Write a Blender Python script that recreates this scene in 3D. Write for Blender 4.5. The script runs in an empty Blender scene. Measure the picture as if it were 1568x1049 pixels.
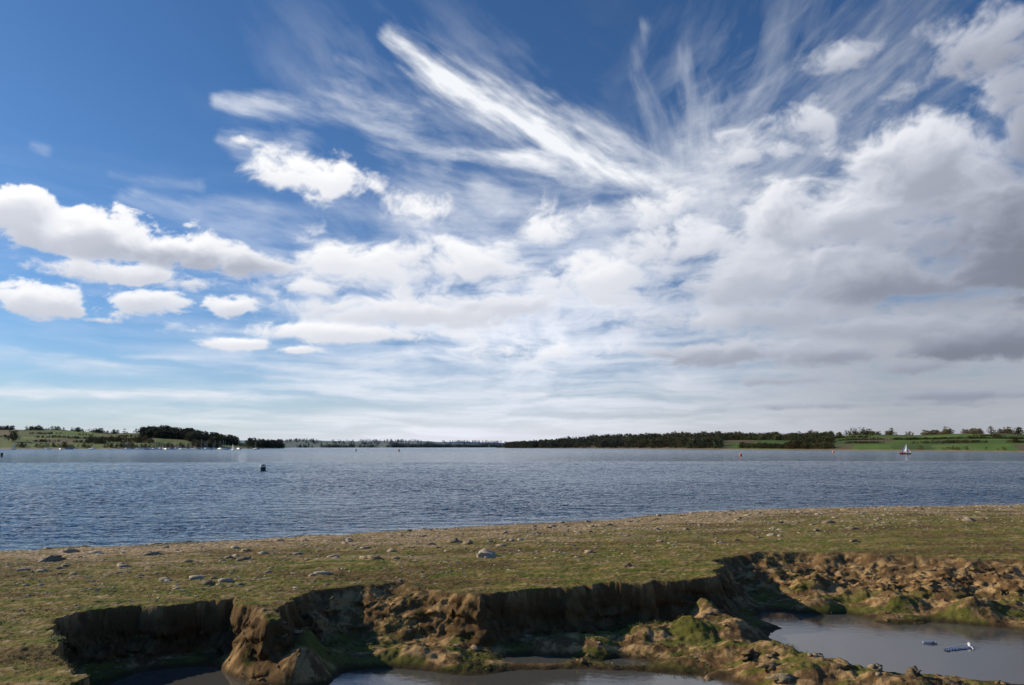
import bpy, math, numpy as np, time
from mathutils import Vector
T0=time.time()
rng=np.random.default_rng(7)
F=1045.0; CX=784.0; CY=524.5; HC=3.2; P=math.atan(159.5/F)
cp,sp=math.cos(P),math.sin(P)
# ---------------------------------------------------------------- survey helpers
def ray(px,py):
    a=(px-CX); b=-(py-CY)
    return np.array([a, F*cp-b*sp, F*sp+b*cp])
def G(px,py,z=0.0):
    d=ray(px,py); t=(z-HC)/d[2]
    return np.array([d[0]*t,d[1]*t,z])
def azel(px,py):
    d=ray(px,py)
    return math.degrees(math.atan2(d[0],d[1])), math.degrees(math.atan2(d[2],math.hypot(d[0],d[1])))
# ---------------------------------------------------------------- noise
_r=np.random.default_rng(3)
PERM=_r.permutation(256).astype(np.int32)
ANG=_r.random(256)*2*math.pi
GX=np.cos(ANG).astype(np.float32); GY=np.sin(ANG).astype(np.float32)
def pn(x,y,seed=0):
    x=np.asarray(x,dtype=np.float64); y=np.asarray(y,dtype=np.float64)
    fx=np.floor(x); fy=np.floor(y)
    xi=fx.astype(np.int64)+seed*37; yi=fy.astype(np.int64)+seed*91
    xf=(x-fx).astype(np.float32); yf=(y-fy).astype(np.float32)
    u=xf*xf*xf*(xf*(xf*6-15)+10); v=yf*yf*yf*(yf*(yf*6-15)+10)
    a=PERM[xi&255]; b=PERM[(xi+1)&255]
    h00=PERM[(a+yi)&255]; h10=PERM[(b+yi)&255]; h01=PERM[(a+yi+1)&255]; h11=PERM[(b+yi+1)&255]
    n00=GX[h00]*xf+GY[h00]*yf; n10=GX[h10]*(xf-1)+GY[h10]*yf
    n01=GX[h01]*xf+GY[h01]*(yf-1); n11=GX[h11]*(xf-1)+GY[h11]*(yf-1)
    return ((n00*(1-u)+n10*u)*(1-v)+(n01*(1-u)+n11*u)*v)*1.5
def fbm(x,y,o=5,seed=0,gain=.5,lac=2.07):
    s=0;a=1.0;t=0
    for i in range(o):
        s=s+a*pn(x,y,seed+i); t+=a; a*=gain; x=x*lac+1.7; y=y*lac+9.2
    return s/t*1.6
def ss(a,b,x):
    t=np.clip((x-a)/(b-a),0,1); return t*t*(3-2*t)
# ---------------------------------------------------------------- mesh helper
def mk(name,V,Fc,mat,col=None,smooth=True,parent=None):
    V=np.asarray(V,dtype=np.float32); Fc=np.asarray(Fc,dtype=np.int32)
    me=bpy.data.meshes.new(name)
    n,k=Fc.shape
    me.vertices.add(len(V)); me.vertices.foreach_set('co',V.ravel())
    me.loops.add(n*k); me.loops.foreach_set('vertex_index',Fc.ravel())
    me.polygons.add(n); me.polygons.foreach_set('loop_start',np.arange(0,n*k,k,dtype=np.int32))
    try: me.polygons.foreach_set('loop_total',np.full(n,k,dtype=np.int32))
    except Exception: pass
    me.polygons.foreach_set('use_smooth',np.full(n,smooth,dtype=bool))
    me.update(calc_edges=True)
    if col is not None:
        c=np.ones((len(V),4),dtype=np.float32); c[:,:col.shape[1]]=col
        at=me.color_attributes.new('Col','FLOAT_COLOR','POINT'); at.data.foreach_set('color',c.ravel())
    me.materials.append(mat)
    ob=bpy.data.objects.new(name,me); bpy.context.scene.collection.objects.link(ob)
    if parent: ob.parent=parent
    return ob
def gridf(nr,nc):
    i=np.arange(nr-1)[:,None]*nc+np.arange(nc-1)[None,:]
    i=i.ravel(); return np.stack([i,i+1,i+nc+1,i+nc],1)
def newmat(name):
    m=bpy.data.materials.new(name); m.use_nodes=True
    nt=m.node_tree; nt.nodes.clear()
    return m,nt,nt.nodes.new,nt.links.new
def matte(name,color=None,rough=.9,nscale=40,namt=.5,bump=0.0,bscale=60,bdist=.02,spec=.2,trans=0):
    m,nt,N,L=newmat(name)
    out=N('ShaderNodeOutputMaterial'); b=N('ShaderNodeBsdfPrincipled')
    b.inputs['Roughness'].default_value=rough; b.inputs['Specular IOR Level'].default_value=spec
    if color is None:
        a=N('ShaderNodeAttribute'); a.attribute_name='Col'; src=a.outputs['Color']
    else:
        a=N('ShaderNodeRGB'); a.outputs[0].default_value=(*color,1); src=a.outputs[0]
    tc=N('ShaderNodeTexCoord')
    n=N('ShaderNodeTexNoise'); n.inputs['Scale'].default_value=nscale; n.inputs['Detail'].default_value=6; n.inputs['Roughness'].default_value=.7
    L(tc.outputs['Object'],n.inputs['Vector'])
    mr=N('ShaderNodeMapRange'); mr.inputs['From Min'].default_value=.3; mr.inputs['From Max'].default_value=.7
    mr.inputs['To Min'].default_value=1-namt; mr.inputs['To Max'].default_value=1+namt
    L(n.outputs['Fac'],mr.inputs['Value'])
    vm=N('ShaderNodeVectorMath'); vm.operation='SCALE'; L(src,vm.inputs[0]); L(mr.outputs[0],vm.inputs['Scale'])
    L(vm.outputs[0],b.inputs['Base Color'])
    if bump>0:
        n2=N('ShaderNodeTexNoise'); n2.inputs['Scale'].default_value=bscale; n2.inputs['Detail'].default_value=8; n2.inputs['Roughness'].default_value=.65
        L(tc.outputs['Object'],n2.inputs['Vector'])
        bp=N('ShaderNodeBump'); bp.inputs['Strength'].default_value=bump; bp.inputs['Distance'].default_value=bdist
        L(n2.outputs['Fac'],bp.inputs['Height']); L(bp.outputs[0],b.inputs['Normal'])
    L(b.outputs[0],out.inputs[0])
    return m
# ---------------------------------------------------------------- scene / light
sc=bpy.context.scene
cam=bpy.data.cameras.new('camera'); co=bpy.data.objects.new('camera',cam); sc.collection.objects.link(co)
cam.lens=24; cam.sensor_width=36; cam.clip_start=.1; cam.clip_end=30000
co.location=(0,0,HC); co.rotation_euler=(math.pi/2+P,0,0); sc.camera=co
sc.view_settings.view_transform='Standard'; sc.view_settings.look='None'; sc.view_settings.exposure=0
SE=math.radians(23); SA=math.radians(-72)
S=Vector((math.sin(SA)*math.cos(SE),math.cos(SA)*math.cos(SE),math.sin(SE)))
sl=bpy.data.lights.new('sun','SUN'); sl.energy=5.0; sl.angle=math.radians(.55); sl.color=(1,.88,.67)
so=bpy.data.objects.new('sun',sl); sc.collection.objects.link(so); so.rotation_euler=S.to_track_quat('Z','Y').to_euler(); so.location=(-50,20,40)
w=bpy.data.worlds.new('World'); sc.world=w; w.use_nodes=True
nt=w.node_tree; nt.nodes.clear()
wo=nt.nodes.new('ShaderNodeOutputWorld'); bg=nt.nodes.new('ShaderNodeBackground'); sk=nt.nodes.new('ShaderNodeTexSky')
sk.sky_type='NISHITA'; sk.sun_disc=False; sk.sun_elevation=SE; sk.sun_rotation=SA%(2*math.pi); sk.air_density=1.0; sk.dust_density=.3; sk.ozone_density=3.0
bg.inputs[1].default_value=.070
wm=nt.nodes.new('ShaderNodeVectorMath'); wm.operation='MULTIPLY'; wm.inputs[1].default_value=(.66,1.04,1.42)
nt.links.new(sk.outputs[0],wm.inputs[0]); nt.links.new(wm.outputs[0],bg.inputs[0]); nt.links.new(bg.outputs[0],wo.inputs[0])

# ---------------------------------------------------------------- sky dome with clouds
def build_sky():
    az=np.concatenate([np.arange(-180,-44,4.0),np.arange(-43,43.01,.08),np.arange(45,180.1,4.5)])
    az[-1]=180
    el=np.concatenate([np.arange(-1.5,37.5,.08),np.arange(38.5,90,3.0),[90]])
    A,E=np.meshgrid(az,el)
    A=A.astype(np.float64)
    V=E+12*np.log(1+np.clip(E,0,90)/4)
    wx=fbm(A*.12,V*.12,4,50); wy=fbm(A*.12+7,V*.12+3,4,60)
    lx=pn(A*.07,E*.07,55); ly=pn(A*.07+5,E*.07+5,56)
    fx=fbm(A*.6,V*.6,4,70); fy=fbm(A*.6,V*.6,4,80)
    n=fbm(A*.17+wx*.35,V*.17+wy*.35,8,5,gain=.58)
    n2=fbm(A*.5+wx*.3,V*.55+wy*.3,6,9,gain=.62)
    bil=1-np.abs(fbm(A*.33+fx*.12,V*.33+fy*.12,6,15,gain=.55))*2.2
    def ell(px,py,rx,ry):
        a0,e0=azel(px,py); a1,_=azel(px+rx,py); _,e1=azel(px,py-ry); 
        return a0,e0,abs(a1-a0),abs(e1-e0)
    # px,py,rx,ry, amp, tone(top), dark(bottom), sharp
    CU=[(30,320,80,44,1,1.0,.70,.9),(130,360,115,46,1,1.0,.62,.85),(250,385,155,38,1,.98,.48,.8),(385,402,90,32,.9,.85,.48,.6),(215,424,150,22,.9,.9,.70,.6),
        (50,462,110,32,1,.95,.68,.85),(225,461,85,20,1,.96,.70,.85),(352,472,52,22,1,.97,.70,.85),(150,490,40,8,.6,.9,.7,.4),
        (480,275,92,38,1,1.0,.90,.5),(365,215,50,16,.35,.97,.9,.2),
        (560,410,160,55,.85,.97,.84,.12),(650,325,90,40,.60,1.0,.94,.1),(700,415,180,60,.85,.97,.80,.12),(838,355,80,50,.70,1.0,.90,.12),(610,478,200,34,.85,.92,.72,.3),(900,430,150,55,.8,.97,.78,.12),
        (530,512,200,18,.9,.98,.80,.45),(372,527,60,12,.95,.97,.84,.55),(455,537,45,9,.9,.97,.84,.55),(500,385,90,45,.6,.98,.90,.12),(740,465,150,26,.8,.86,.68,.25),(470,440,110,30,.65,.94,.84,.12),
        (980,315,120,45,.60,.97,.84,.12),(1040,380,140,55,.8,.90,.74,.12),(800,540,260,24,.5,.94,.86,.2),
        (1160,420,190,75,1.0,.80,.54,.2),(1290,340,190,90,1.1,.90,.48,.22),(1420,270,210,90,1.1,.82,.42,.28),(1520,370,180,110,1.15,.46,.24,.3),(1350,440,220,60,1.1,.50,.31,.3),(1230,480,220,36,.9,.60,.48,.22),
        (1150,240,130,50,.6,.86,.68,.15),(1490,75,150,50,.85,.60,.40,.2),(1600,210,120,130,1.0,.46,.24,.3),(1290,90,110,40,.35,.72,.54,.1),(1390,130,140,50,.40,.62,.48,.1),(1250,190,130,50,.5,.82,.62,.12),
        (1150,540,200,28,.95,.60,.42,.4),(1270,545,90,22,.9,.50,.36,.45),(1510,530,140,32,.95,.38,.25,.45),(1060,490,160,28,.75,.76,.64,.25),(1400,565,100,16,.8,.44,.36,.4),(1200,583,130,12,.8,.50,.44,.4),(1450,605,210,14,.75,.40,.34,.4),(1330,500,260,35,.75,.54,.44,.2),(1330,620,300,12,.5,.46,.4,.2)]
    C=np.full(A.shape,-2.0); ws=0; ts=0; ds=0; hs=0; sh=0
    for (px,py,rx,ry,amp,tt,tb,sharp) in CU:
        a0,e0,ra,re=ell(px,py,rx,ry)
        dy=(E-e0)/re; dy=np.where(dy<0,dy*1.25,dy)
        q=np.sqrt(((A-a0)/ra)**2+dy**2)
        f=amp-q
        C=np.maximum(C,f)
        wgt=np.exp(np.clip(5*f,-40,8))+1e-18
        ws=ws+wgt; ts=ts+wgt*tt; ds=ds+wgt*tb; hs=hs+wgt*np.clip(dy,-1.5,1.5); sh=sh+wgt*sharp
    tt=ts/ws; tb=ds/ws; hh=hs/ws; sh=sh/ws
    raw=C*.85+n*(.60+.2*(1-sh))+n2*.16+(bil-.55)*.18*sh+.10+.16*(1-sh)
    soft=.15+.80*(1-sh)
    D=ss(0,1,np.clip(raw/soft,0,1))
    thick=np.clip(raw/.9,0,1.2)
    ga=np.gradient(raw,az,axis=1); ge=np.gradient(raw,el,axis=0)
    def blur(a,k):
        for ax in (0,1):
            c=np.cumsum(np.pad(a,[(k+1,k) if i==ax else (0,0) for i in (0,1)],mode='edge'),axis=ax)
            a=(np.take(c,range(2*k+1,c.shape[ax]),axis=ax)-np.take(c,range(0,c.shape[ax]-2*k-1),axis=ax))/(2*k+1)
        return a
    rel=(ga*.55-ge*.83)
    rel=.5*np.tanh(blur(blur(rel,8),8)*1.2)+.34*np.tanh(blur(blur(rel,2),2)*.5)
    u=np.clip(.58+hh*.42-.5*(thick-.35)+rel*.75,0,1)
    tone=tb+(tt-tb)*ss(0,1,u)
    tone=tone*(1+.13*rel)
    alpha=D*(.86+.14*ss(.1,.6,thick))
    # stratus veil
    sn=fbm(A*.10+wx*.4,V*.42+wy*.3,7,25,gain=.55)
    a_=ss(-34,-5,A); b_=ss(24,10,E)
    veil=np.clip((.26+.7*sn),0,1)*(.15+.6*a_)*b_
    veil=np.clip(veil,0,.8)
    midv=np.exp(-((A-3)/18)**2-((E-11)/6.5)**2)*np.clip(.66+.75*n+.25*sn,0,1)
    veil=1-(1-veil)*(1-np.clip(midv,0,.88))
    rv=ss(12,26,A)*ss(24,13,E)*np.clip(.72+.5*n,0,.95)
    veil=1-(1-veil)*(1-rv)
    vt=.94-.48*ss(3,32,A)
    hz=np.clip(.88*np.exp(-np.clip(E,0,90)/3.8)+.22*np.clip(sn,0,1)*np.exp(-np.clip(E,0,90)/7),0,.94)
    hz=np.clip(hz+.30*ss(-26,0,A)*np.exp(-np.clip(E,0,90)/8),0,.95)
    hzt=.76-.36*ss(-4,34,A)-.10*ss(-15,-36,A)
    bands=[(150,598,300,9,.85,.86),(420,640,380,12,.45,.8),(140,555,170,9,.5,.9),(250,546,60,6,.5,.92),(640,560,260,10,.5,.88),(760,600,300,14,.5,.88),(1050,640,400,10,.4,.5),(600,580,200,6,.4,.85)]
    ba=np.zeros_like(A); 
    for (px,py,rx,ry,am,tn) in bands:
        a0,e0,ra,re=ell(px,py,rx,ry)
        q=((A-a0)/ra)**2+((E-e0+wx*.5)/re)**2
        ba=np.maximum(ba,am*np.exp(-q)*np.clip(.8+.9*sn,0,1.2))
    ba=np.clip(ba,0,.9)
    # cirrus streaks: each group has fibres along its own direction (px,py,width)
    GR=[([(1000,270,18),(890,240,23),(740,145,27),(655,100,18),(598,45,9)],1.0,.65),
        ([(900,268,11),(800,250,11),(700,238,9)],.8,.8),
        ([(680,240,12),(610,205,20),(540,162,20),(430,165,12),(330,150,6)],.50,.8),
        ([(450,232,16),(390,222,15),(335,205,7)],.55,.8),
        ([(760,215,18),(660,160,18),(575,115,11),(520,90,6)],.20,.9),
        ([(860,170,8),(940,215,14),(1010,265,18)],.34,.9),
        ([(1070,285,34),(1015,200,22),(965,120,10),(985,50,8)],.20,1.0),
        ([(1075,260,34),(1070,180,26),(1052,90,10)],.22,1.0),
        ([(1110,240,50),(1230,150,44),(1330,70,40),(1420,-20,30)],.18,1.0),
        ([(1180,260,50),(1290,160,40),(1400,120,40)],.22,1.0),
        ([(880,330,30),(1000,310,34),(1150,300,34)],.40,.9),
        ([(640,300,34),(700,330,36),(780,330,34)],.35,.9),
        ([(400,330,20),(300,310,10),(210,290,6)],.22,.9),([(420,385,14),(300,330,10),(190,300,6)],.2,.9),
        ([(300,272,6),(230,270,6),(170,262,4)],.18,.8),([(68,231,5),(50,225,4)],.22,.8),([(740,300,16),(770,305,10)],.4,.8)]
    cov=np.zeros_like(A)
    for gi,(pts,am,fa) in enumerate(GR):
        pa=[azel(p[0],p[1]) for p in pts]; 
        dx,dy=pa[-1][0]-pa[0][0],pa[-1][1]-pa[0][1]; l=math.hypot(dx,dy); dx/=l;dy/=l
        a=(A-pa[0][0])*dx+(E-pa[0][1])*dy; p=-(A-pa[0][0])*dy+(E-pa[0][1])*dx
        pw=p+lx*.7+.25*pn(a*.15,p*.2,gi)+.08*fx
        pw=pw+ .02*a*p
        fib=fbm(a*.14+gi*3,pw*.55,6,33+gi,gain=.56)*1.1+.14*n2
        best=np.full(A.shape,9.0); 
        for i in range(len(pts)-1):
            a0,e0=pa[i]; a1,e1=pa[i+1]; vx,vy=a1-a0,e1-e0
            t=np.clip(((A-a0)*vx+(E-e0)*vy)/(vx*vx+vy*vy),0,1)
            wd=(pts[i][2]*(1-t)+pts[i+1][2]*t)/15.5
            d=np.sqrt((A-a0-vx*t+lx*.6)**2+(E-e0-vy*t+ly*.6)**2)/wd
            best=np.minimum(best,d)
        m=am*ss(1.9,-.3,best-fa*fib)*(.8+.5*np.clip(fib,-1,1))
        m=np.clip(m,0,.95)*ss(3.4,2.2,best)
        cov=1-(1-cov)*(1-m)
    for (dx,dy,cw,sd) in ((-.88,.47,ss(14,-6,A)*ss(-30,-8,A),140),(.62,.78,ss(6,20,A),150)):
        a=A*dx+E*dy; p=-A*dy+E*dx+lx*1.8+.12*fx
        fb=fbm(a*.08,p*.24,6,sd,gain=.55)
        cov=1-(1-cov)*(1-np.clip(.02+.34*fb,0,.30)*cw*ss(12,18,E)*ss(38,27,E))
    cia=np.clip(cov,0,.95)
    cit=.97-.30*ss(16,36,A)
    a=hz; rgb=np.stack([hzt*.96,hzt*.975,hzt*1.08],-1); col=rgb*a[...,None]; al=a.copy()
    def over(a,t,tint=(1,1,1)):
        nonlocal col,al
        a=a*ss(60,46,np.abs(A))
        rgb=np.stack([t*tint[0],t*tint[1],t*tint[2]],-1)
        col=col*(1-a[...,None])+rgb*a[...,None]; al=al*(1-a)+a
    over(cia,cit,(.98,1.0,1.03))
    over(veil,vt,(.94,.98,1.08))
    over(ba,.88-.3*ss(5,30,A),(.97,.99,1.05))
    cold=1-tone
    a=alpha*ss(60,46,np.abs(A))
    rgb=np.stack([tone*(1-.14*cold),tone*(1-.02*cold),tone*(1.01+.30*cold)],-1)
    col=col*(1-a[...,None])+rgb*a[...,None]; al=al*(1-a)+a
    col=col/np.maximum(al,1e-4)[...,None]
    R=9000
    ar=np.radians(A); er=np.radians(E)
    X=R*np.sin(ar)*np.cos(er); Y=R*np.cos(ar)*np.cos(er); Z=R*np.sin(er)
    m,nt,N,L=newmat('sky_clouds')
    out=N('ShaderNodeOutputMaterial'); at=N('ShaderNodeAttribute'); at.attribute_name='Col'
    tr=N('ShaderNodeBsdfTransparent'); em=N('ShaderNodeEmission'); mx=N('ShaderNodeMixShader')
    L(at.outputs['Color'],em.inputs[0]); L(at.outputs['Alpha'],mx.inputs[0]); L(tr.outputs[0],mx.inputs[1]); L(em.outputs[0],mx.inputs[2]); L(mx.outputs[0],out.inputs[0])
    em.inputs[1].default_value=1.0
    m.cycles.emission_sampling='NONE'
    c4=np.concatenate([col,np.clip(al,0,1)[...,None]],-1).reshape(-1,4)
    mk('sky',np.stack([X,Y,Z],-1).reshape(-1,3),gridf(*A.shape),m,c4)
build_sky(); print('sky',time.time()-T0)

# ---------------------------------------------------------------- near shore terrain
SH=np.array([G(px,py)[:2] for px,py in [(-150,852),(0,846),(120,838),(280,832),(400,826),(520,819),(650,811),(800,803),(900,798),(1000,790),(1080,784),(1150,781),(1300,778),(1450,775.5),(1568,774)]])
def ys(x): 
    b=np.interp(x,SH[:,0],SH[:,1])
    return b+np.clip(x-SH[-1,0],0,200)*.15-np.clip(SH[0,0]-x,0,40)*.3
def Tbase(x,y):
    s=ys(x)-y
    s=s+pn(x*.35,y*.35,4)*.45+pn(x*1.2,y*1.2,5)*.16
    return np.where(s>0,.95*(1-np.exp(-np.clip(s,0,99)/8.5)),.08*s)
def GT(px,py):
    z=.8
    for i in range(8):
        g=G(px,py,z); z=float(Tbase(np.array([g[0]]),np.array([g[1]]))[0])
    return g[:2]
edge_px=[(140,1040),(100,1003),(84,948),(200,932),(362,914),(385,925),(415,943),(440,925),(475,903),(560,895),(618,890),(660,904),(735,916),(800,906),(900,895),(960,893),(1093,884),(1106,853),(1180,847),(1300,848),(1400,852),(1500,856),(1620,862)]
POLY=[GT(*p) for p in edge_px]+[np.array(p) for p in [(20,14.2),(22,5.6),(0,5.4),(-4.2,5.8)]]
POLY=np.array(POLY)
def sdist(x,y):
    best=np.full(x.shape,1e9); inside=np.zeros(x.shape,bool)
    n=len(POLY)
    for i in range(n):
        ax,ay=POLY[i]; bx,by=POLY[(i+1)%n]
        vx,vy=bx-ax,by-ay
        t=np.clip(((x-ax)*vx+(y-ay)*vy)/(vx*vx+vy*vy),0,1)
        d=(x-ax-vx*t)**2+(y-ay-vy*t)**2
        best=np.minimum(best,d)
        c=((ay>y)!=(by>y))
        with np.errstate(divide='ignore',invalid='ignore'):
            xi=(bx-ax)*(y-ay)/(by-ay if by!=ay else 1e-9)+ax
        inside^= c&(x<xi)
    d=np.sqrt(best); return np.where(inside,d,-d)
PZ=.05
MOUNDS=[(385,970,.5,.28,.50,.40),(405,1000,.3,.32,.28,.34),(465,985,.4,.30,.42,.40),(470,1025,.2,.30,.25,.20),
        (600,950,.3,.7,.6,.28),(700,940,.45,.35,.45,.32),(730,975,.2,.4,.35,.20),(640,1000,.15,.6,.3,.10),
        (880,985,.15,.7,.3,.12),(1080,925,.5,.35,.5,.38),(1060,955,.35,.4,.4,.25),(1130,960,.3,.45,.45,.30),(1000,965,.25,.5,.35,.18),(1150,1000,.2,.7,.4,.20),(1030,1000,.12,.6,.2,.08),
        (1240,880,.55,.45,.35,.30),(1250,915,.3,.4,.35,.22),(1330,900,.35,.5,.35,.2),(1370,920,.25,.4,.3,.24),(1430,900,.4,.6,.4,.24),(1485,935,.2,.35,.3,.24),(1530,930,.25,.5,.3,.18),(1590,910,.4,.6,.5,.2),
        (1250,1030,.2,.9,.35,.2),(1380,1050,.2,.8,.25,.14),(1500,1080,.2,.9,.3,.10),(1200,1010,.2,.4,.3,.15)]
PITS=[(900,1045,1.8,.50,.26),(1020,1055,1.2,.36,.2),(590,1040,.85,.46,.28),(290,1040,.85,.45,.34),(830,1010,.6,.26,.20),(970,1013,.55,.24,.18),(650,1052,.7,.3,.2),(480,1058,.6,.2,.2),
      (1400,985,2.3,1.05,.34),(1250,950,.9,.65,.32),(1560,1000,1.6,1.3,.32),(1480,1018,1.3,.6,.28)]
def wallw(x,y):
    w=np.full(x.shape,.42)
    for (px,py,r,a) in [(580,930,1.2,.9),(690,935,.6,.45),(1330,890,2.6,1.3),(1520,890,2.6,1.3),(1180,880,.9,.4),(390,940,.4,.3)]:
        g=G(px,py,.4); w=w+a*np.exp(-((x-g[0])**2+(y-g[1])**2)/(r*r))
    return w
def H(x,y,full=False):
    T=Tbase(x,y)
    T=T+fbm(x*.8,y*.8,5,8)*.035+np.clip(T,0,.1)*10*(fbm(x*5,y*5,4,12)*.010)
    near=ss(6.5,2.5,y)*.62; T=T+near
    d=sdist(x,y)
    dn=d+fbm(x*1.1,y*1.1,3,14)*.22+fbm(x*3.4,y*3.4,4,18,gain=.42)*.06+.02
    wd=wallw(x,y)
    D=np.clip(dn/wd,0,1)
    prof=np.where(wd<.6,1-(1-D)**2.4,1-(1-D)**1.7)
    Fl=.14+fbm(x*.9,y*.9,4,20)*.06-.09*ss(9.9,9.1,y)*ss(3.2,2.2,x)
    for (px,py,z,rx,ry,h) in MOUNDS:
        g=G(px,py,z); Fl=Fl+h*np.exp(-((x-g[0])/rx)**2-((y-g[1])/ry)**2)
    pit=np.zeros(x.shape)
    for (px,py,rx,ry,h) in PITS:
        g=G(px,py,PZ); pit=pit+h*np.exp(-(((x-g[0])/rx)**2+((y-g[1])/ry)**2)**1.5)
    Fl=Fl-pit
    lump=fbm(x*2.6,y*2.6,5,23,gain=.48)
    above=ss(.02,.25,Fl)
    Fl=Fl+above*(lump*.055+fbm(x*9,y*9,4,27)*.014)+(1-above)*lump*.02
    z=T-(T-Fl)*prof
    z=np.where(dn>0,np.minimum(z,T+.02),T)
    wall=np.clip(D*(1-D)*4,0,1)*(dn>0)
    z=z+wall*fbm(x*5,y*5,4,31,gain=.55)*.05
    if full: return z,T,dn,D,wd,Fl,wall
    return z
def build_ground():
    yr=[-40,-25,-15,-8,-4,-1,1,3,4.5,5.5]
    y=6.0
    while y<14.6: yr.append(y); y+=.020
    st=.020
    while y<75: yr.append(y); st=min(st*1.012,1.2); y+=st
    yr=np.array(yr); u=np.linspace(-1.02,1.02,1180)
    Y=np.repeat(yr[:,None],len(u),1); X=u[None,:]*(np.maximum(Y,6)+1.0)
    big=np.sign(u)*np.clip(np.abs(u)-.98,0,1)*600
    X=X+big[None,:]
    z,T,dn,D,wd,Fl,wall=H(X,Y,True)
    s=ys(X)-Y
    n1=fbm(X*.5,Y*.9,5,40); n2=fbm(X*2.3,Y*4.5,5,46,gain=.6); n3=fbm(X*11,Y*11,4,52,gain=.65); n4=fbm(X*1.2,Y*3.2,4,58); n5=fbm(X*.22,Y*.9,5,63)
    turf=ss(4.5,11,s+n1*5+n5*5)
    top=(dn<=0)
    z=z+np.where(top,turf*(np.clip(n3,-.4,1)*.016+np.clip(n2,-.3,1)*.015),0)+np.where(top,(1-turf)*ss(0,1.5,s)*(np.clip(n3,0,1)*.022+n2*.02),0)
    lip=np.exp(-(dn-.05)**2/.003)*(wd<.7)
    X2=X+wall*fbm(X*4,z*9+Y*3,3,61)*.05; Y2=Y+wall*(fbm(X*3+5,z*10,4,66)*.09+.03*np.sin(z*22+n1*5))-lip*.06
    def c(*a): return np.array(a)
    g1=c(.190,.150,.042); g2=c(.31,.22,.095); g3=c(.120,.135,.028)
    gr1=c(.37,.255,.145); gr2=c(.20,.135,.072); gr3=c(.54,.43,.30)
    mud=c(.155,.092,.042); mudl=c(.42,.27,.125); moss=c(.12,.12,.025); wet=c(.045,.032,.018)
    def mix(a,b,f): return a*(1-f[...,None])+b*f[...,None]
    tc=mix(np.broadcast_to(g1,X.shape+(3,)),g2,ss(-.1,.5,n2+.4*n3)); tc=mix(tc,g3,ss(-.05,.35,n4-.3*n2)); tc=mix(tc,c(.13,.080,.038),ss(.1,.4,n5+.5*n2)*.75)
    gc=mix(np.broadcast_to(gr1,X.shape+(3,)),gr2,ss(-.15,.3,n2)); gc=mix(gc,gr3,ss(.15,.5,n3+.35*n2)); gc=mix(gc,g1*.95,ss(.1,.4,n4+.6*n5)*.8)
    col=mix(gc,tc,turf*(1-.45*ss(.2,.5,n2)))
    col=mix(col,wet*1.3,ss(.9,.0,s+n2*.45))
    col=mix(col,g3*.6,np.exp(-((s-1.1-n1*.6)/.5)**2)*.8)
    fc=mix(np.broadcast_to(mud,X.shape+(3,)),mudl,ss(-.15,.4,n2+n3*.5)); fc=mix(fc,moss,ss(-.15,.2,n4+.4*n1)*ss(.5,.9,D)*.88)
    wall_shade=np.clip(wall*1.5,0,1)*ss(.75,.5,wd)
    fc=mix(fc,c(.075,.043,.018),wall_shade*.75)  # shadow on the steep gully walls deepened by painting their soil darker
    fc=mix(fc,wet,ss(.14,.07,z)*.85)
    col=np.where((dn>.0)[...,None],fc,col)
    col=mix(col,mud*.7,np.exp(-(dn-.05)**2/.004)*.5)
    m=matte('ground_soil',None,.95,55,.42,.9,60,.015,.1)
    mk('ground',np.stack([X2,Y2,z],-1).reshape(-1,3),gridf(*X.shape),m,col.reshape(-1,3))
build_ground(); print('ground',time.time()-T0)

# ---------------------------------------------------------------- water
def watermat(name,base,rough0,rough1,sc1,b1,dist,stretch,sc2=0,d2=0,ior=1.333):
    m,nt,N,L=newmat(name)
    out=N('ShaderNodeOutputMaterial'); b=N('ShaderNodeBsdfPrincipled')
    b.inputs['Base Color'].default_value=(*base,1); b.inputs['IOR'].default_value=ior; b.inputs['Specular IOR Level'].default_value=.5
    tc=N('ShaderNodeTexCoord'); mp=N('ShaderNodeMapping'); mp.inputs['Scale'].default_value=(stretch,1,1); mp.inputs['Rotation'].default_value=(0,0,.12)
    L(tc.outputs['Object'],mp.inputs[0])
    n=N('ShaderNodeTexNoise'); n.inputs['Scale'].default_value=sc1; n.inputs['Detail'].default_value=5; n.inputs['Roughness'].default_value=.6
    L(mp.outputs[0],n.inputs['Vector'])
    bp=N('ShaderNodeBump'); bp.inputs['Strength'].default_value=b1; bp.inputs['Distance'].default_value=dist
    L(n.outputs['Fac'],bp.inputs['Height']); L(bp.outputs[0],b.inputs['Normal'])
    if sc2:
        n2=N('ShaderNodeTexNoise'); n2.inputs['Scale'].default_value=sc2; n2.inputs['Detail'].default_value=3
        L(mp.outputs[0],n2.inputs['Vector'])
        b2=N('ShaderNodeBump'); b2.inputs['Strength'].default_value=1; b2.inputs['Distance'].default_value=d2
        L(n2.outputs['Fac'],b2.inputs['Height']); L(b2.outputs[0],bp.inputs['Normal'])
    sx=N('ShaderNodeSeparateXYZ'); L(tc.outputs['Object'],sx.inputs[0])
    mr=N('ShaderNodeMapRange'); mr.inputs['From Min'].default_value=30; mr.inputs['From Max'].default_value=600; mr.inputs['To Min'].default_value=rough0; mr.inputs['To Max'].default_value=rough1
    L(sx.outputs['Y'],mr.inputs[0]); L(mr.outputs[0],b.inputs['Roughness'])
    L(b.outputs[0],out.inputs[0]); return m
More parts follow.
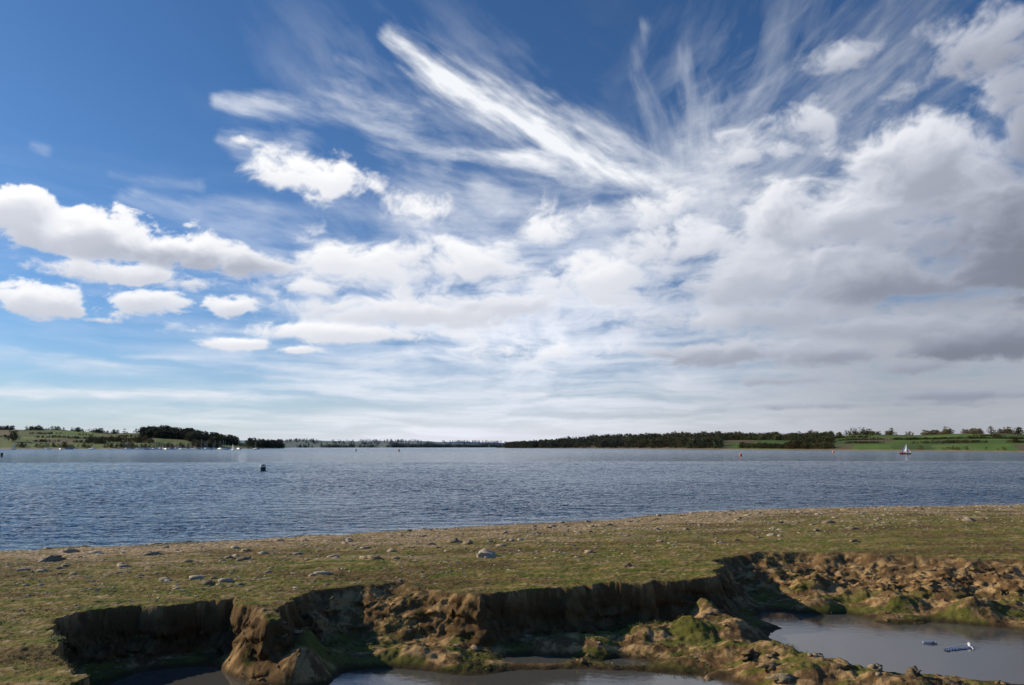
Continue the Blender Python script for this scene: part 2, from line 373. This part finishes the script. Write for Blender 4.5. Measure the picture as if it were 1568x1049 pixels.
def build_lake():
    off=[-1.5]; o=-1.5
    while o<9000:
        st=max(.045,(20+max(o,0))*.0025)
        if o>120: st=(20+o)*.02
        o+=st; off.append(o)
    off=np.array(off); u=np.linspace(-1.08,1.08,1050)
    O=np.repeat(off[:,None],len(u),1)
    X=u[None,:]*(36+np.maximum(O,0))
    Y=ys(u*36)[None,:]+O
    fade=np.clip(1-(O-80)/150,.0,1)
    sh=ss(-.5,4,O)
    w1=fbm(X*.5+Y*.06,Y*1.2,2,90); w2=fbm(X*1.7,Y*3.8-X*.4,4,95,gain=.6); w3=pn(X*6.0,Y*11,99)
    pat=.75+.45*fbm(X*.04,Y*.05,3,101)
    Z=(w1*.042+w2*.046+w3*.008)*fade*(.2+.8*sh)*pat
    m=watermat('lake_water',(.008,.062,.135),.05,.18,4.0,1.0,.20,.45,1.1,.60)
    mk('lake_water',np.stack([X,Y,Z],-1).reshape(-1,3),gridf(*X.shape),m)
build_lake()
pm=watermat('puddle_water',(.085,.082,.074),.02,.02,10,.10,.02,.6,ior=1.5)
mk('puddle',[(-6,5.6,PZ),(13,5.6,PZ),(13,14,PZ),(-6,14,PZ)],[(0,1,2,3)],pm)
print('water',time.time()-T0)

# ---------------------------------------------------------------- rocks
import bmesh
def ico(sub):
    bm=bmesh.new(); bmesh.ops.create_icosphere(bm,subdivisions=sub,radius=1)
    V=np.array([v.co[:] for v in bm.verts]); Fc=np.array([[v.index for v in f.verts] for f in bm.faces]); bm.free(); return V,Fc
def scatter(name,tmpls,P3,S3,rotz,cols,mat,smooth=False):
    Vs=[];Fs=[];Cs=[];o=0
    k=rng.integers(0,len(tmpls),len(P3))
    for ti,(TV,TF,TC) in enumerate(tmpls):
        idx=np.where(k==ti)[0]
        if len(idx)==0: continue
        c=np.cos(rotz[idx])[:,None]; s_=np.sin(rotz[idx])[:,None]
        v=TV[None]*1.0
        x=v[...,0]*S3[idx,0:1]; y=v[...,1]*S3[idx,1:2]; z=v[...,2]*S3[idx,2:3]
        V=np.stack([x*c-y*s_+P3[idx,0:1],x*s_+y*c+P3[idx,1:2],z+P3[idx,2:3]],-1)
        f=TF[None]+(np.arange(len(idx))*len(TV))[:,None,None]+o
        C=cols[idx][:,None,:]*TC[None,:,:]
        Vs.append(V.reshape(-1,3));Fs.append(f.reshape(-1,TF.shape[1]));Cs.append(C.reshape(-1,3)); o+=len(idx)*len(TV)
    return mk(name,np.concatenate(Vs),np.concatenate(Fs),mat,np.concatenate(Cs),smooth)
def rocks(sub,n,rough,chips=4):
    out=[]
    for i in range(n):
        V,Fc=ico(sub); r=np.random.default_rng(100+i)
        d=1+rough*(pn(V[:,0]*1.6+i*3.1,V[:,1]*1.6+V[:,2]*2.1,i)+.5*pn(V[:,0]*3.6+i,V[:,2]*3.6+V[:,1]*2,i+5))
        V=V*d[:,None]*np.array([1,.7+.3*r.random(),.5+.3*r.random()])
        for j in range(chips):
            a=r.normal(size=3); a/=np.linalg.norm(a); h=.62+.2*r.random(); q=V@a
            V=V-np.outer(np.clip(q-h,0,9),a)
        out.append((V,Fc,np.ones((len(V),3))))
    return out
R1=rocks(1,6,.4); R2=rocks(2,6,.55); R3=rocks(3,5,.6); RC=rocks(2,6,.8,0); RB=rocks(3,5,.8,1)
rockm=matte('stone',None,.85,30,.3,.6,60,.02,.25)
clodm=matte('mud_clod',None,.97,40,.4,1.0,50,.03,.1)
pal=np.array([(.48,.38,.27),(.36,.29,.21),(.55,.47,.36),(.24,.17,.10),(.40,.30,.19),(.32,.27,.21)])
def beachpts(n,smin,smax,pw=1.0):
    u=rng.uniform(-.86,.86,n*2); s=smin+(smax-smin)*rng.random(n*2)**pw
    x=u*(rng.uniform(12,42,n*2)); y=ys(x)-s
    ok=(np.abs(x)<.84*y+1)&(y>9); x=x[ok][:n];y=y[ok][:n]
    d=sdist(x,y); ok=d<-.05; return x[ok],y[ok]
def put(x,y):
    return np.stack([x,y,H(x,y)],-1)
x,y=beachpts(28000,.1,15.0,1.4)
keep=(fbm(x*.4,y*1.1,4,77)+rng.uniform(-.3,.3,len(x)))>.04; x=x[keep];y=y[keep]
s0=.010+.028*rng.random(len(x))**3+.006*rng.random(len(x))
sz=np.stack([s0*1.3,s0*1.1,s0*.7],-1)*(1+.4*rng.random((len(x),3)))
scatter('beach_pebbles',R1,put(x,y),sz,rng.uniform(0,6.3,len(x)),pal[rng.integers(0,6,len(x))]*rng.uniform(.7,1.05,(len(x),1)),rockm)
x,y=beachpts(2600,.2,14,1.4)
keep=(fbm(x*.3,y*.9,4,79)+rng.uniform(-.25,.25,len(x)))>.0; x=x[keep];y=y[keep]
s0=.026+.085*rng.random(len(x))**5
sz=np.stack([s0*1.4,s0*1.1,s0*.75],-1)*(1+.3*rng.random((len(x),3)))
scatter('beach_stones',R2,put(x,y),sz,rng.uniform(0,6.3,len(x)),pal[rng.integers(0,6,len(x))]*rng.uniform(.6,1.0,(len(x),1)),rockm,True)
big=[(1268,801,.24),(693,830,.20),(716,833,.16),(745,853,.26),(660,834,.12),(235,850,.20),(80,857,.24),(105,845,.2),(376,843,.14),(466,828,.12),(535,827,.12),(350,855,.12),(820,817,.14),(900,800,.14),(1355,790,.15),(1485,798,.22),(1120,783,.14),(1410,780,.12),(572,857,.14),(960,868,.12),(1300,780,.1)]
bp=np.array([GT(a,b) for a,b,_ in big]); bs=np.array([c for *_,c in big])
scatter('shore_boulders',R3,put(bp[:,0],bp[:,1]),np.stack([bs*1.1,bs*.9,bs*.75],-1),rng.uniform(0,6.3,len(bs)),pal[rng.integers(0,5,len(bs))]*.7,rockm,True)
# mud crumbs in gully
n=12000; x=rng.uniform(-7,12,n); y=rng.uniform(7.5,15,n); d=sdist(x,y); z=H(x,y)
prob=(.10+.4*np.exp(-((d-.5)/.3)**2)+.35*ss(2.0,5,x)*ss(11.5,9.0,y)+.2*ss(4,6,x)*ss(11.5,13,y)+.2*np.exp(-((x+3.2)/.8)**2))*(d>.12)*(z>.06)
ok=rng.random(n)<prob*.5; x=x[ok];y=y[ok];z=z[ok]
s0=.010+.040*rng.random(len(x))**4
mpal=np.array([(.20,.14,.08),(.30,.21,.12),(.26,.18,.09),(.16,.11,.06),(.34,.27,.18)])
scatter('mud_crumbs',RC,np.stack([x,y,z],-1),np.stack([s0*1.3,s0,s0*.8],-1)*(1+.4*rng.random((len(x),3))),rng.uniform(0,6.3,len(x)),mpal[rng.integers(0,5,len(x))],clodm,True)
bm_=[(780,1040,.10),(1150,1012,.13),(1290,1028,.12),(1340,1022,.10),(1455,1040,.12),(1200,1040,.13),(1080,1022,.10),(1310,868,.10),(1230,940,.08),(1120,1035,.10),(1400,1044,.13),(890,1003,.06),(1250,1012,.10),(1180,1028,.12)]
bp=np.array([G(a,b,.2)[:2] for a,b,_ in bm_]); bs=np.array([c for *_,c in bm_])
scatter('mud_clods',RB,np.stack([bp[:,0],bp[:,1],H(bp[:,0],bp[:,1])+.01],-1),np.stack([bs*1.2,bs*.9,bs*.7],-1),rng.uniform(0,6.3,len(bs)),mpal[rng.integers(0,5,len(bs))],clodm,True)

# ---------------------------------------------------------------- grass + weeds
def blade_t(n,spread,h,wd,lean):
    V=[];Fc=[];r=np.random.default_rng(n)
    for i in range(n):
        a=r.uniform(0,6.28); rr=spread*math.sqrt(r.random()); bx,by=rr*math.cos(a),rr*math.sin(a)
        b=r.uniform(0,6.28); hh=h*r.uniform(.5,1); l=lean*r.random()*hh; dx,dy=math.cos(b),math.sin(b)
        o=len(V); V+= [(bx-dy*wd,by+dx*wd,-.003),(bx+dy*wd,by-dx*wd,-.003),(bx+dx*l,by+dy*l,hh)]; Fc.append((o,o+1,o+2))
    return np.array(V),np.array(Fc),np.ones((len(V),3))
GB=[blade_t(7,1.0,1.0,.10,1.6),blade_t(9,1.2,.8,.12,2.0),blade_t(6,.8,1.2,.08,1.0)]
n=60000; u=rng.uniform(-.82,.82,n); y=6.5+rng.random(n)**1.3*17; x=u*y
d=sdist(x,y); s=ys(x)-y; cl=fbm(x*.7,y*1.1,4,120)+rng.uniform(-.3,.3,n)
ok=(d<.08)&(s>5.5)&((cl>-.03)|((d>-.12)&(rng.random(n)<.7))); x=x[ok];y=y[ok]; z=H(x,y)
s0=rng.uniform(.012,.032,len(x))*(1+.5*(rng.random(len(x))>.93))
gp=np.array([(.20,.18,.045),(.31,.24,.10),(.15,.17,.035),(.35,.28,.13),(.12,.15,.03)])
grassm=matte('grass_blades',None,.8,20,.3)
scatter('grass',GB,np.stack([x,y,z],-1),np.stack([s0,s0,s0],-1),rng.uniform(0,6.3,len(x)),gp[rng.integers(0,5,len(x))],grassm)
def leaf_t(n,seed):
    V=[];Fc=[];r=np.random.default_rng(seed)
    for i in range(n):
        a=r.uniform(0,6.28); rr=r.uniform(.2,1.1); c=np.array([rr*math.cos(a),rr*math.sin(a),r.uniform(.1,.9)])
        t=np.array([math.cos(a+r.normal()*.5),math.sin(a+r.normal()*.5),r.uniform(-.3,.6)]); t/=np.linalg.norm(t)
        q=np.cross(t,[0,0,1]); q/=np.linalg.norm(q)+1e-6; L_=r.uniform(.35,.6); W=L_*.33
        o=len(V); V+=[c-t*L_*.5,c+q*W,c+t*L_*.6,c-q*W]; Fc.append((o,o+1,o+2,o+3))
    return np.array(V),np.array(Fc),np.repeat(r.uniform(.6,1.3,(n,1)),4,0)*np.ones((1,3))
LT=[leaf_t(12,i) for i in range(5)]
cl=[(600,935,.8,190),(640,955,.6,150),(560,960,.6,90),(960,975,.7,130),(1000,950,.5,70),(1180,880,.6,150),(1400,865,1.0,190),(1330,870,.7,140),(1500,885,.9,150),(1220,890,.5,80),(80,1048,.25,40),(880,1000,.6,80),(680,1005,.5,70),(1540,930,.7,70),(920,895,.3,20),(1250,1000,.5,40),(740,985,.5,70),(1050,985,.5,70),(1340,935,.8,90)]
xs=[];ysl=[]
for px,py,r,k in cl:
    g=G(px,py,.35); xs.append(g[0]+rng.normal(size=k)*r*.6); ysl.append(g[1]+rng.normal(size=k)*r*.5)
x=np.concatenate(xs);y=np.concatenate(ysl); z=H(x,y); ok=(z>.07)&(sdist(x,y)>-.1); x=x[ok];y=y[ok];z=z[ok]
s0=rng.uniform(.025,.065,len(x))
wp=np.array([(.09,.13,.025),(.13,.16,.035),(.18,.17,.05),(.08,.10,.02)])
scatter('weeds',LT,np.stack([x,y,z],-1),np.stack([s0,s0,s0*.8],-1),rng.uniform(0,6.3,len(x)),wp[rng.integers(0,4,len(x))],matte('weed_leaves',None,.6,20,.2))
print('scatter',time.time()-T0)

# ---------------------------------------------------------------- far land
def tree_t(seed,kind='tree'):
    r=np.random.default_rng(seed); V=[];Fc=[];C=[]
    def prism(p0,p1,r0,r1,c):
        p0=np.array(p0);p1=np.array(p1); d=p1-p0; d=d/np.linalg.norm(d); a=np.cross(d,[.3,.9,.1]); a/=np.linalg.norm(a); b=np.cross(d,a); o=len(V); k=4
        for pp,rr in ((p0,r0),(p1,r1)):
            for j in range(k):
                t=j*2*math.pi/k; V.append(pp+rr*(a*math.cos(t)+b*math.sin(t))); C.append((c,c*.85,c*.7))
        for j in range(k): Fc.append((o+j,o+(j+1)%k,o+k+(j+1)%k,o+k+j))
    prism((0,0,-.05),(0,0,.45),.035,.022,.9); 
    lobes=[]; lo=.04 if kind=='bush' else .2
    for i in range(12):
        a=r.uniform(0,6.28); hh=lo+(.84-lo)*r.random(); rr=r.uniform(.06,.40)*(1-.5*max(0,hh-.45)/.4); p=(rr*math.cos(a),rr*math.sin(a),hh); lobes.append((p,r.uniform(.11,.19)))
        if kind!='bush': prism((0,0,r.uniform(.2,.42)),p,.014,.006,.9)
    lobes.append(((r.normal()*.05,r.normal()*.05,.85),.13))
    for p,lr in lobes:
        for j in range(5 if kind=='bare' else 13):
            q=r.normal(size=3); q/=np.linalg.norm(q); c=np.array(p)+q*lr*r.uniform(.5,1.1)*np.array([1,1,.8]); c[2]=max(c[2],.01)
            t=r.normal(size=3); t/=np.linalg.norm(t); b=np.cross(t,r.normal(size=3)); b/=np.linalg.norm(b); sz=r.uniform(.035,.07)
            o=len(V); V.extend([c-t*sz,c-b*sz*.7,c+t*sz,c+b*sz*.7]); sh=r.uniform(.6,1.35); C.extend([(sh,sh,sh)]*4); Fc.append((o,o+1,o+2,o+3))
    return np.array(V),np.array(Fc),np.array(C)
TT=[tree_t(i) for i in range(5)]; TB=[tree_t(20+i,'bare') for i in range(3)]; TH=[tree_t(40+i,'bush') for i in range(5)]
landm=matte('field_grass',None,.95,.02,.2,0)
TREES=[]
def land(name,pts,seed,haze=0,nr=50,nc=420):
    pts=np.array(pts,float); pxs=np.linspace(pts[0,0],pts[-1,0],nc)
    sd=np.interp(pxs,pts[:,0],pts[:,1]); rd=np.interp(pxs,pts[:,0],pts[:,2]); rp=np.interp(pxs,pts[:,0],pts[:,3])
    rp=rp+1.8*fbm(pxs*.010,pxs*0+seed,3,seed+3)
    sd=sd*(1+.02*fbm(pxs*.02,pxs*0+seed,4,seed))
    hr=np.maximum(HC+(684-rp)/F*rd,.3)
    t=np.concatenate([np.linspace(-.03,1,nr),np.linspace(1.1,1.8,8)])
    tt=np.repeat(t[:,None],nc,1); D=sd[None]+(rd-sd)[None]*tt
    prof=np.where(tt<=1,np.sign(tt)*np.abs(tt)**.95,1-.5*np.clip(tt-1,0,9)**1.2)
    Z=hr[None]*prof
    X=(pxs-CX)[None]/F*D; Z=Z+fbm(X/120,D/120,4,seed+8)*.05*hr[None]*np.clip(tt*3,0,1)
    Z=np.where(tt<0,-.6,Z)
    cu=(pxs[None]/62+.35*fbm(X/300,D/300,2,seed+1)+tt*.5); tv=tt*4.6+.35*fbm(X/400+3,D/300,2,seed+2)
    ci=np.floor(cu).astype(int); ri=np.floor(tv).astype(int)
    hsh=PERM[(PERM[(ci+seed*7)&255]+ri*13)&255]
    pal=np.array([(.085,.15,.020),(.06,.10,.020),(.10,.155,.028),(.075,.10,.03),(.13,.125,.045),(.085,.13,.024),(.11,.085,.045),(.07,.12,.018)])
    col=pal[hsh%8]*(1+.15*fbm(X/30,D/30,4,seed+5)[...,None])
    bank=ss(.05,.02,tt)[...,None]; col=col*(1-bank)+np.array([.24,.18,.10])*bank
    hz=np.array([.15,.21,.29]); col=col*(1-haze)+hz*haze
    mk(name,np.stack([X,D,Z],-1).reshape(-1,3),gridf(*X.shape),landm,col.reshape(-1,3))
    def at(px,t):
        s_=np.interp(px,pxs,sd); r_=np.interp(px,pxs,rd); h_=np.interp(px,pxs,hr)
        d=s_+(r_-s_)*t; return np.stack([(px-CX)/F*d,d,h_*np.where(t<=1,np.abs(t)**.95,1-.5*np.abs(np.clip(t-1,0,9))**1.2)-.3],-1)
    return at
def plant(at,px0,px1,t0,t1,n,h0,h1,tint=0,haze=0,kind='bush',clump=0):
    px=rng.uniform(px0,px1,n); t=rng.uniform(t0,t1,n)
    if clump>0:
        ok=(pn(px/clump,t*3,int(px0)%50)+rng.uniform(-.25,.25,n))>0; px=px[ok];t=t[ok]
    p=at(px,t); h=rng.uniform(h0,h1,len(px))*(1+.30*pn(px/14,t*4,9))
    tp=[np.array([(.055,.065,.022),(.07,.07,.025),(.09,.075,.03),(.045,.055,.022)]),
        np.array([(.13,.095,.04),(.10,.10,.035),(.16,.11,.05),(.08,.09,.03)]),
        np.array([(.045,.055,.024),(.060,.062,.026),(.085,.062,.028),(.045,.05,.022)])][tint]
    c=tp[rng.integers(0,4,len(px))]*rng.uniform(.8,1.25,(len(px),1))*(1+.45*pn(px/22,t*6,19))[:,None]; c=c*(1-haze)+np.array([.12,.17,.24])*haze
    TREES.append((p,h,c,kind))
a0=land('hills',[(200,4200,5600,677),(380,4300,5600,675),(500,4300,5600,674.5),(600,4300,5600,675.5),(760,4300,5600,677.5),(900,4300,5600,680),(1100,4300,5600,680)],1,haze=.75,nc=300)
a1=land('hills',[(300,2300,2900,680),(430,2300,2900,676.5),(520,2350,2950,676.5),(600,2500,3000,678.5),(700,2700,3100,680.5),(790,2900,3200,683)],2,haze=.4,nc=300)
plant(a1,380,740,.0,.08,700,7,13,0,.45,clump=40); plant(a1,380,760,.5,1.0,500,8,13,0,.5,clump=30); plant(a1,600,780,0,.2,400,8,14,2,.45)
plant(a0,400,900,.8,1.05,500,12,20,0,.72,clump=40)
aL=land('hills',[(-700,900,1500,652),(-300,950,1500,655),(-20,1000,1500,658),(100,1020,1500,659.5),(180,1050,1480,664),(250,1080,1400,662),(310,1100,1350,667),(370,1150,1350,677),(410,1250,1400,683),(440,1300,1420,683.5)],3)
plant(aL,-400,225,.96,1.06,900,5,11,0,.08,clump=24)
for tb in (.28,.5,.72): plant(aL,-400,230,tb-.010,tb+.010,900,2.5,5,0,.08,clump=60)
plant(aL,-400,400,.03,.09,600,4,8,1,.05,clump=30)
plant(aL,222,300,.55,1.03,620,8,15,2,.08); plant(aL,290,368,.45,1.03,450,7,14,0,.08); plant(aL,140,240,.2,.45,220,6,10,1,.05,clump=20)
plant(aL,385,437,.2,1.0,160,7,15,2,.12); plant(aL,24,34,.25,.3,4,16,20,0,.03,'tree'); plant(aL,300,345,.08,.25,60,9,12,1,.05)
aR=land('hills',[(760,1700,1850,685),(800,1550,1800,682),(870,1350,1750,676),(950,1150,1600,673),(1040,900,1400,670.5),(1100,800,1300,670),(1200,680,1150,670),(1300,570,1050,667),(1400,500,1000,666),(1568,400,900,664),(1900,330,800,662),(2400,300,800,658)],4)
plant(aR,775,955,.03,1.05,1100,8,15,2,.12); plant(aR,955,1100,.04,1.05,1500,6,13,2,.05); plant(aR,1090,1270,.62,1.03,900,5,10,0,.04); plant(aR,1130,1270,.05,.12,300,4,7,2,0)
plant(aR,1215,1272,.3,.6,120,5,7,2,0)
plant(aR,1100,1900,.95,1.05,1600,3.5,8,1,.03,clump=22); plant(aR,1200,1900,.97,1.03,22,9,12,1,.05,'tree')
for tb in (.3,.52,.74): plant(aR,1270,1900,tb-.006,tb+.006,1800,1.6,3.2,0,0,clump=70)
plant(aR,1290,1330,.9,1.0,12,10,13,0,.03,'bare'); plant(aR,1550,1562,.8,.85,3,9,11,2,0,'tree'); plant(aR,1400,1900,.04,.06,250,1.5,3,1,0,clump=20)
tm=matte('far_foliage',None,.9,.3,.2)
for kind,tmp,nm in (('bush',TH,'woodland_trees'),('bare',TB,'bare_trees'),('tree',TT,'field_trees')):
    q=[t for t in TREES if t[3]==kind]
    p=np.concatenate([t[0] for t in q]);h=np.concatenate([t[1] for t in q]);c=np.concatenate([t[2] for t in q])
    wz=rng.uniform(.85,1.4,len(h))
    scatter(nm,tmp,p,np.stack([h*wz,h*wz,h],-1),rng.uniform(0,6.3,len(h)),c,tm)
print('far',time.time()-T0)

# ---------------------------------------------------------------- boats, buoys, litter
def pmat(name,c,rough=.4):
    return matte(name,c,rough,3,.12,spec=.5)
M={'white':pmat('boat_white',(.8,.8,.78)),'red':pmat('boat_red',(.55,.05,.03)),'blue':pmat('boat_blue',(.05,.09,.25)),'dark':pmat('dark_rubber',(.03,.03,.035),.6),
   'metal':pmat('mast_metal',(.7,.7,.72),.5),'sail':pmat('sail_cloth',(.85,.84,.8),.8),'orange':pmat('buoy_orange',(.75,.16,.03)),'skin':pmat('crew_clothes',(.12,.05,.05),.8)}
def lathe(name,prof,mat,k=20,parent=None):
    V=[];Fc=[]
    for r,z in prof:
        for j in range(k): a=j*2*math.pi/k; V.append((r*math.cos(a),r*math.sin(a),z))
    for i in range(len(prof)-1):
        for j in range(k): Fc.append((i*k+j,i*k+(j+1)%k,(i+1)*k+(j+1)%k,(i+1)*k+j))
    return mk(name,V,Fc,mat,None,True,parent)
def rod(name,p0,p1,r0,r1,mat,parent):
    p0=np.array(p0,float);p1=np.array(p1,float);d=p1-p0;d/=np.linalg.norm(d);a=np.cross(d,[.31,.9,.11]);a/=np.linalg.norm(a);b=np.cross(d,a);V=[];Fc=[]
    for p,r in ((p0,r0),(p1,r1)):
        for j in range(8): t=j*math.pi/4; V.append(p+r*(a*math.cos(t)+b*math.sin(t)))
    for j in range(8): Fc.append((j,(j+1)%8,8+(j+1)%8,8+j))
    return mk(name,V,Fc,mat,None,True,parent)
def boat(pos,L,hd,hull,sail=False,mast=None,jib=True):
    e=bpy.data.objects.new('sailboat',None); sc.collection.objects.link(e); e.location=pos; e.rotation_euler=(0,math.radians(4) if sail else 0,hd)
    ns=11; V=[];Fc=[]; W=L*.17; Hh=L*.11
    for i in range(ns):
        s=i/(ns-1); w_=W*(math.sin(math.pi*min(1,(.32+.68*s)))**.75 if s<1 else 0)*(1 if s<.98 else .15)
        w_=max(w_,.02); sheer=Hh*(1+.35*(s-.4)**2*3); xk=(s-.5)*L
        V+=[(xk,-w_,sheer),(xk*.98,-w_*.8,.25*Hh),(xk*.93,0,-Hh*.5),(xk*.98,w_*.8,.25*Hh),(xk,w_,sheer),(xk,0,sheer+.02*L)]
    for i in range(ns-1):
        for j in range(6): Fc.append((i*6+j,i*6+(j+1)%6,(i+1)*6+(j+1)%6,(i+1)*6+j))
    mk('hull',V,Fc,M[hull],None,True,e)
    mh=mast or L*1.35
    rod('mast',(L*.1,0,Hh),(L*.1,0,mh),.09,.07,M['metal'],e); rod('boom',(L*.1,0,Hh+.15*L),(-L*.38,L*.05,Hh+.14*L),.035,.03,M['metal'],e)
    rod('forestay',(L*.48,0,Hh*1.3),(L*.1,0,mh*.95),.012,.012,M['metal'],e)
    if not sail and L>5: 
        rod('furled_sail',(L*.08,0,Hh+.17*L),(-L*.36,L*.05,Hh+.16*L),.14,.09,M['blue'],e)
        c=[(-.2,-.5,0),(.22,-.5,0),(.3,0,0),(.22,.5,0),(-.2,.5,0)]
        V=[(x*L,y*W*1.3,Hh*1.1) for x,y,_ in c]+[(x*L*.85,y*W*1.0,Hh*1.1+.07*L) for x,y,_ in c]
        Fq=[(i,(i+1)%5,5+(i+1)%5,5+i) for i in range(5)]
        mk('cabin',V,Fq+[(5,6,7,8)],M['white'],None,False,e)
    if sail:
        def tri(nm,a,b,c,belly):
            V=[];n=8;a,b,c=map(np.array,(a,b,c))
            for i in range(n+1):
                t=i/n; l=a+(c-a)*t; r=b+(c-b)*t
                for j in range(n+1):
                    s=j/n; p=l+(r-l)*s; V.append(p+np.array([0,belly*math.sin(math.pi*s)*math.sin(math.pi*min(.95,t+.15)),0]))
            mk(nm,V,gridf(n+1,n+1),M['sail'],None,True,e)
        tri('mainsail',(L*.09,0,Hh+.17*L),(-L*.38,L*.05,Hh+.16*L),(L*.09,0,mh),.25)
        if jib: tri('jib',(L*.47,0,Hh*1.4),(L*.05,.15,Hh+.1*L),(L*.11,0,mh*.85),.2)
        lathe('helmsman',[(.0,Hh*.9),(.2,Hh),(.22,Hh+.35),(.12,Hh+.55),(.07,Hh+.6),(.12,Hh+.7),(.1,Hh+.82),(0,Hh+.88)],M['skin'],10,e).location=(-L*.25,0,0)
    return e
g=G(1386,695.5); boat((g[0],g[1],0),4.4,-.45,'red',True,mast=4.2)
g=G(357,689.3); boat((g[0],g[1],0),4.6,2.6,'white',True,mast=6)
g=G(22,688.5); boat((g[0],g[1],0),5,1.2,'white',True,mast=7)
for i,px in enumerate(np.concatenate([np.linspace(200,355,32),[85,100,112,150,342,372,396]])):
    px=px+rng.uniform(-3,3); dd=rng.uniform(780,900)
    L_=rng.uniform(6.5,9); boat(((px-CX)/F*dd,dd,0),L_,rng.uniform(-.6,3.5),['white','white','blue','white'][i%4],False,mast=rng.uniform(8,12))
def buoy(px,py,r,h,m1,m2):
    g=G(px,py); e=bpy.data.objects.new('buoy',None); sc.collection.objects.link(e); e.location=(g[0],g[1],0)
    lathe('float',[(0,-.2),(r*.9,-.2),(r,-.1),(r,h*.55),(r*.97,h*.6)],M[m1],24,e)
    lathe('band',[(r*.97,h*.6),(r*1.03,h*.61),(r*1.03,h*.82),(r*.97,h*.84)],M[m2],24,e)
    lathe('cap',[(r*.97,h*.84),(r*.9,h*.93),(r*.3,h*.98),(0,h*.985)],M[m1],24,e)
    rod('lifting_eye',(0,0,h*.95),(0,0,h*1.15),r*.1,r*.08,M['metal'],e)
    e.rotation_euler=(.06,-.08,0)
buoy(403,721,.36,.85,'dark','white'); buoy(1134,698.5,.45,.8,'orange','orange'); buoy(545,691,.6,1.8,'white','white'); buoy(611,691,.6,1.5,'orange','orange'); buoy(1276,693,.5,1,'orange','white'); buoy(3,699,.35,1.3,'dark','dark')
# litter in the puddle
plw=matte('plastic_white',(.62,.63,.66),.35,20,.15,spec=.5); plb=matte('plastic_blue',(.16,.20,.32),.3,20,.3,.3,25,.02,.5)
g=G(1470,994,PZ)
e=bpy.data.objects.new('plastic_litter',None); sc.collection.objects.link(e); e.location=g; e.rotation_euler=(0,0,.30)
n=16; V=[]
for i in range(n+1):
    t=i/n; 
    for j in range(7):
        a=(j/6-.5)*2.6; r=.030+.01*math.sin(t*19+j); V.append((-.30+.54*t,r*math.sin(a)*1.3,-.004+r*math.cos(a)*.6+.008*math.sin(t*31+j*2)))
mk('crumpled_sleeve',V,gridf(n+1,7),plb,None,False,e)
b_=lathe('bottle_end',[(0,0),(.025,.005),(.028,.04),(.026,.08),(.015,.10),(.012,.12),(0,.12)],plw,14,e); b_.location=(.22,0,.025); b_.rotation_euler=(0,1.35,.9)
rod('strut',(-.28,.05,.015),(.3,.09,.035),.007,.007,plw,e); rod('strut',(.16,-.10,.01),(.32,.12,.035),.009,.007,plw,e)
g=G(1412,984,PZ+.0)
e=bpy.data.objects.new('plastic_bottle',None); sc.collection.objects.link(e); e.location=g; e.rotation_euler=(1.5,0,1.2)
lathe('bottle_body',[(0,0),(.028,.004),(.03,.03),(.028,.08),(.03,.13),(.026,.16),(.012,.18),(.012,.19)],plb,14,e)
lathe('bottle_cap',[(.015,.185),(.016,.21),(0,.212)],plw,12,e)
print('done',time.time()-T0)
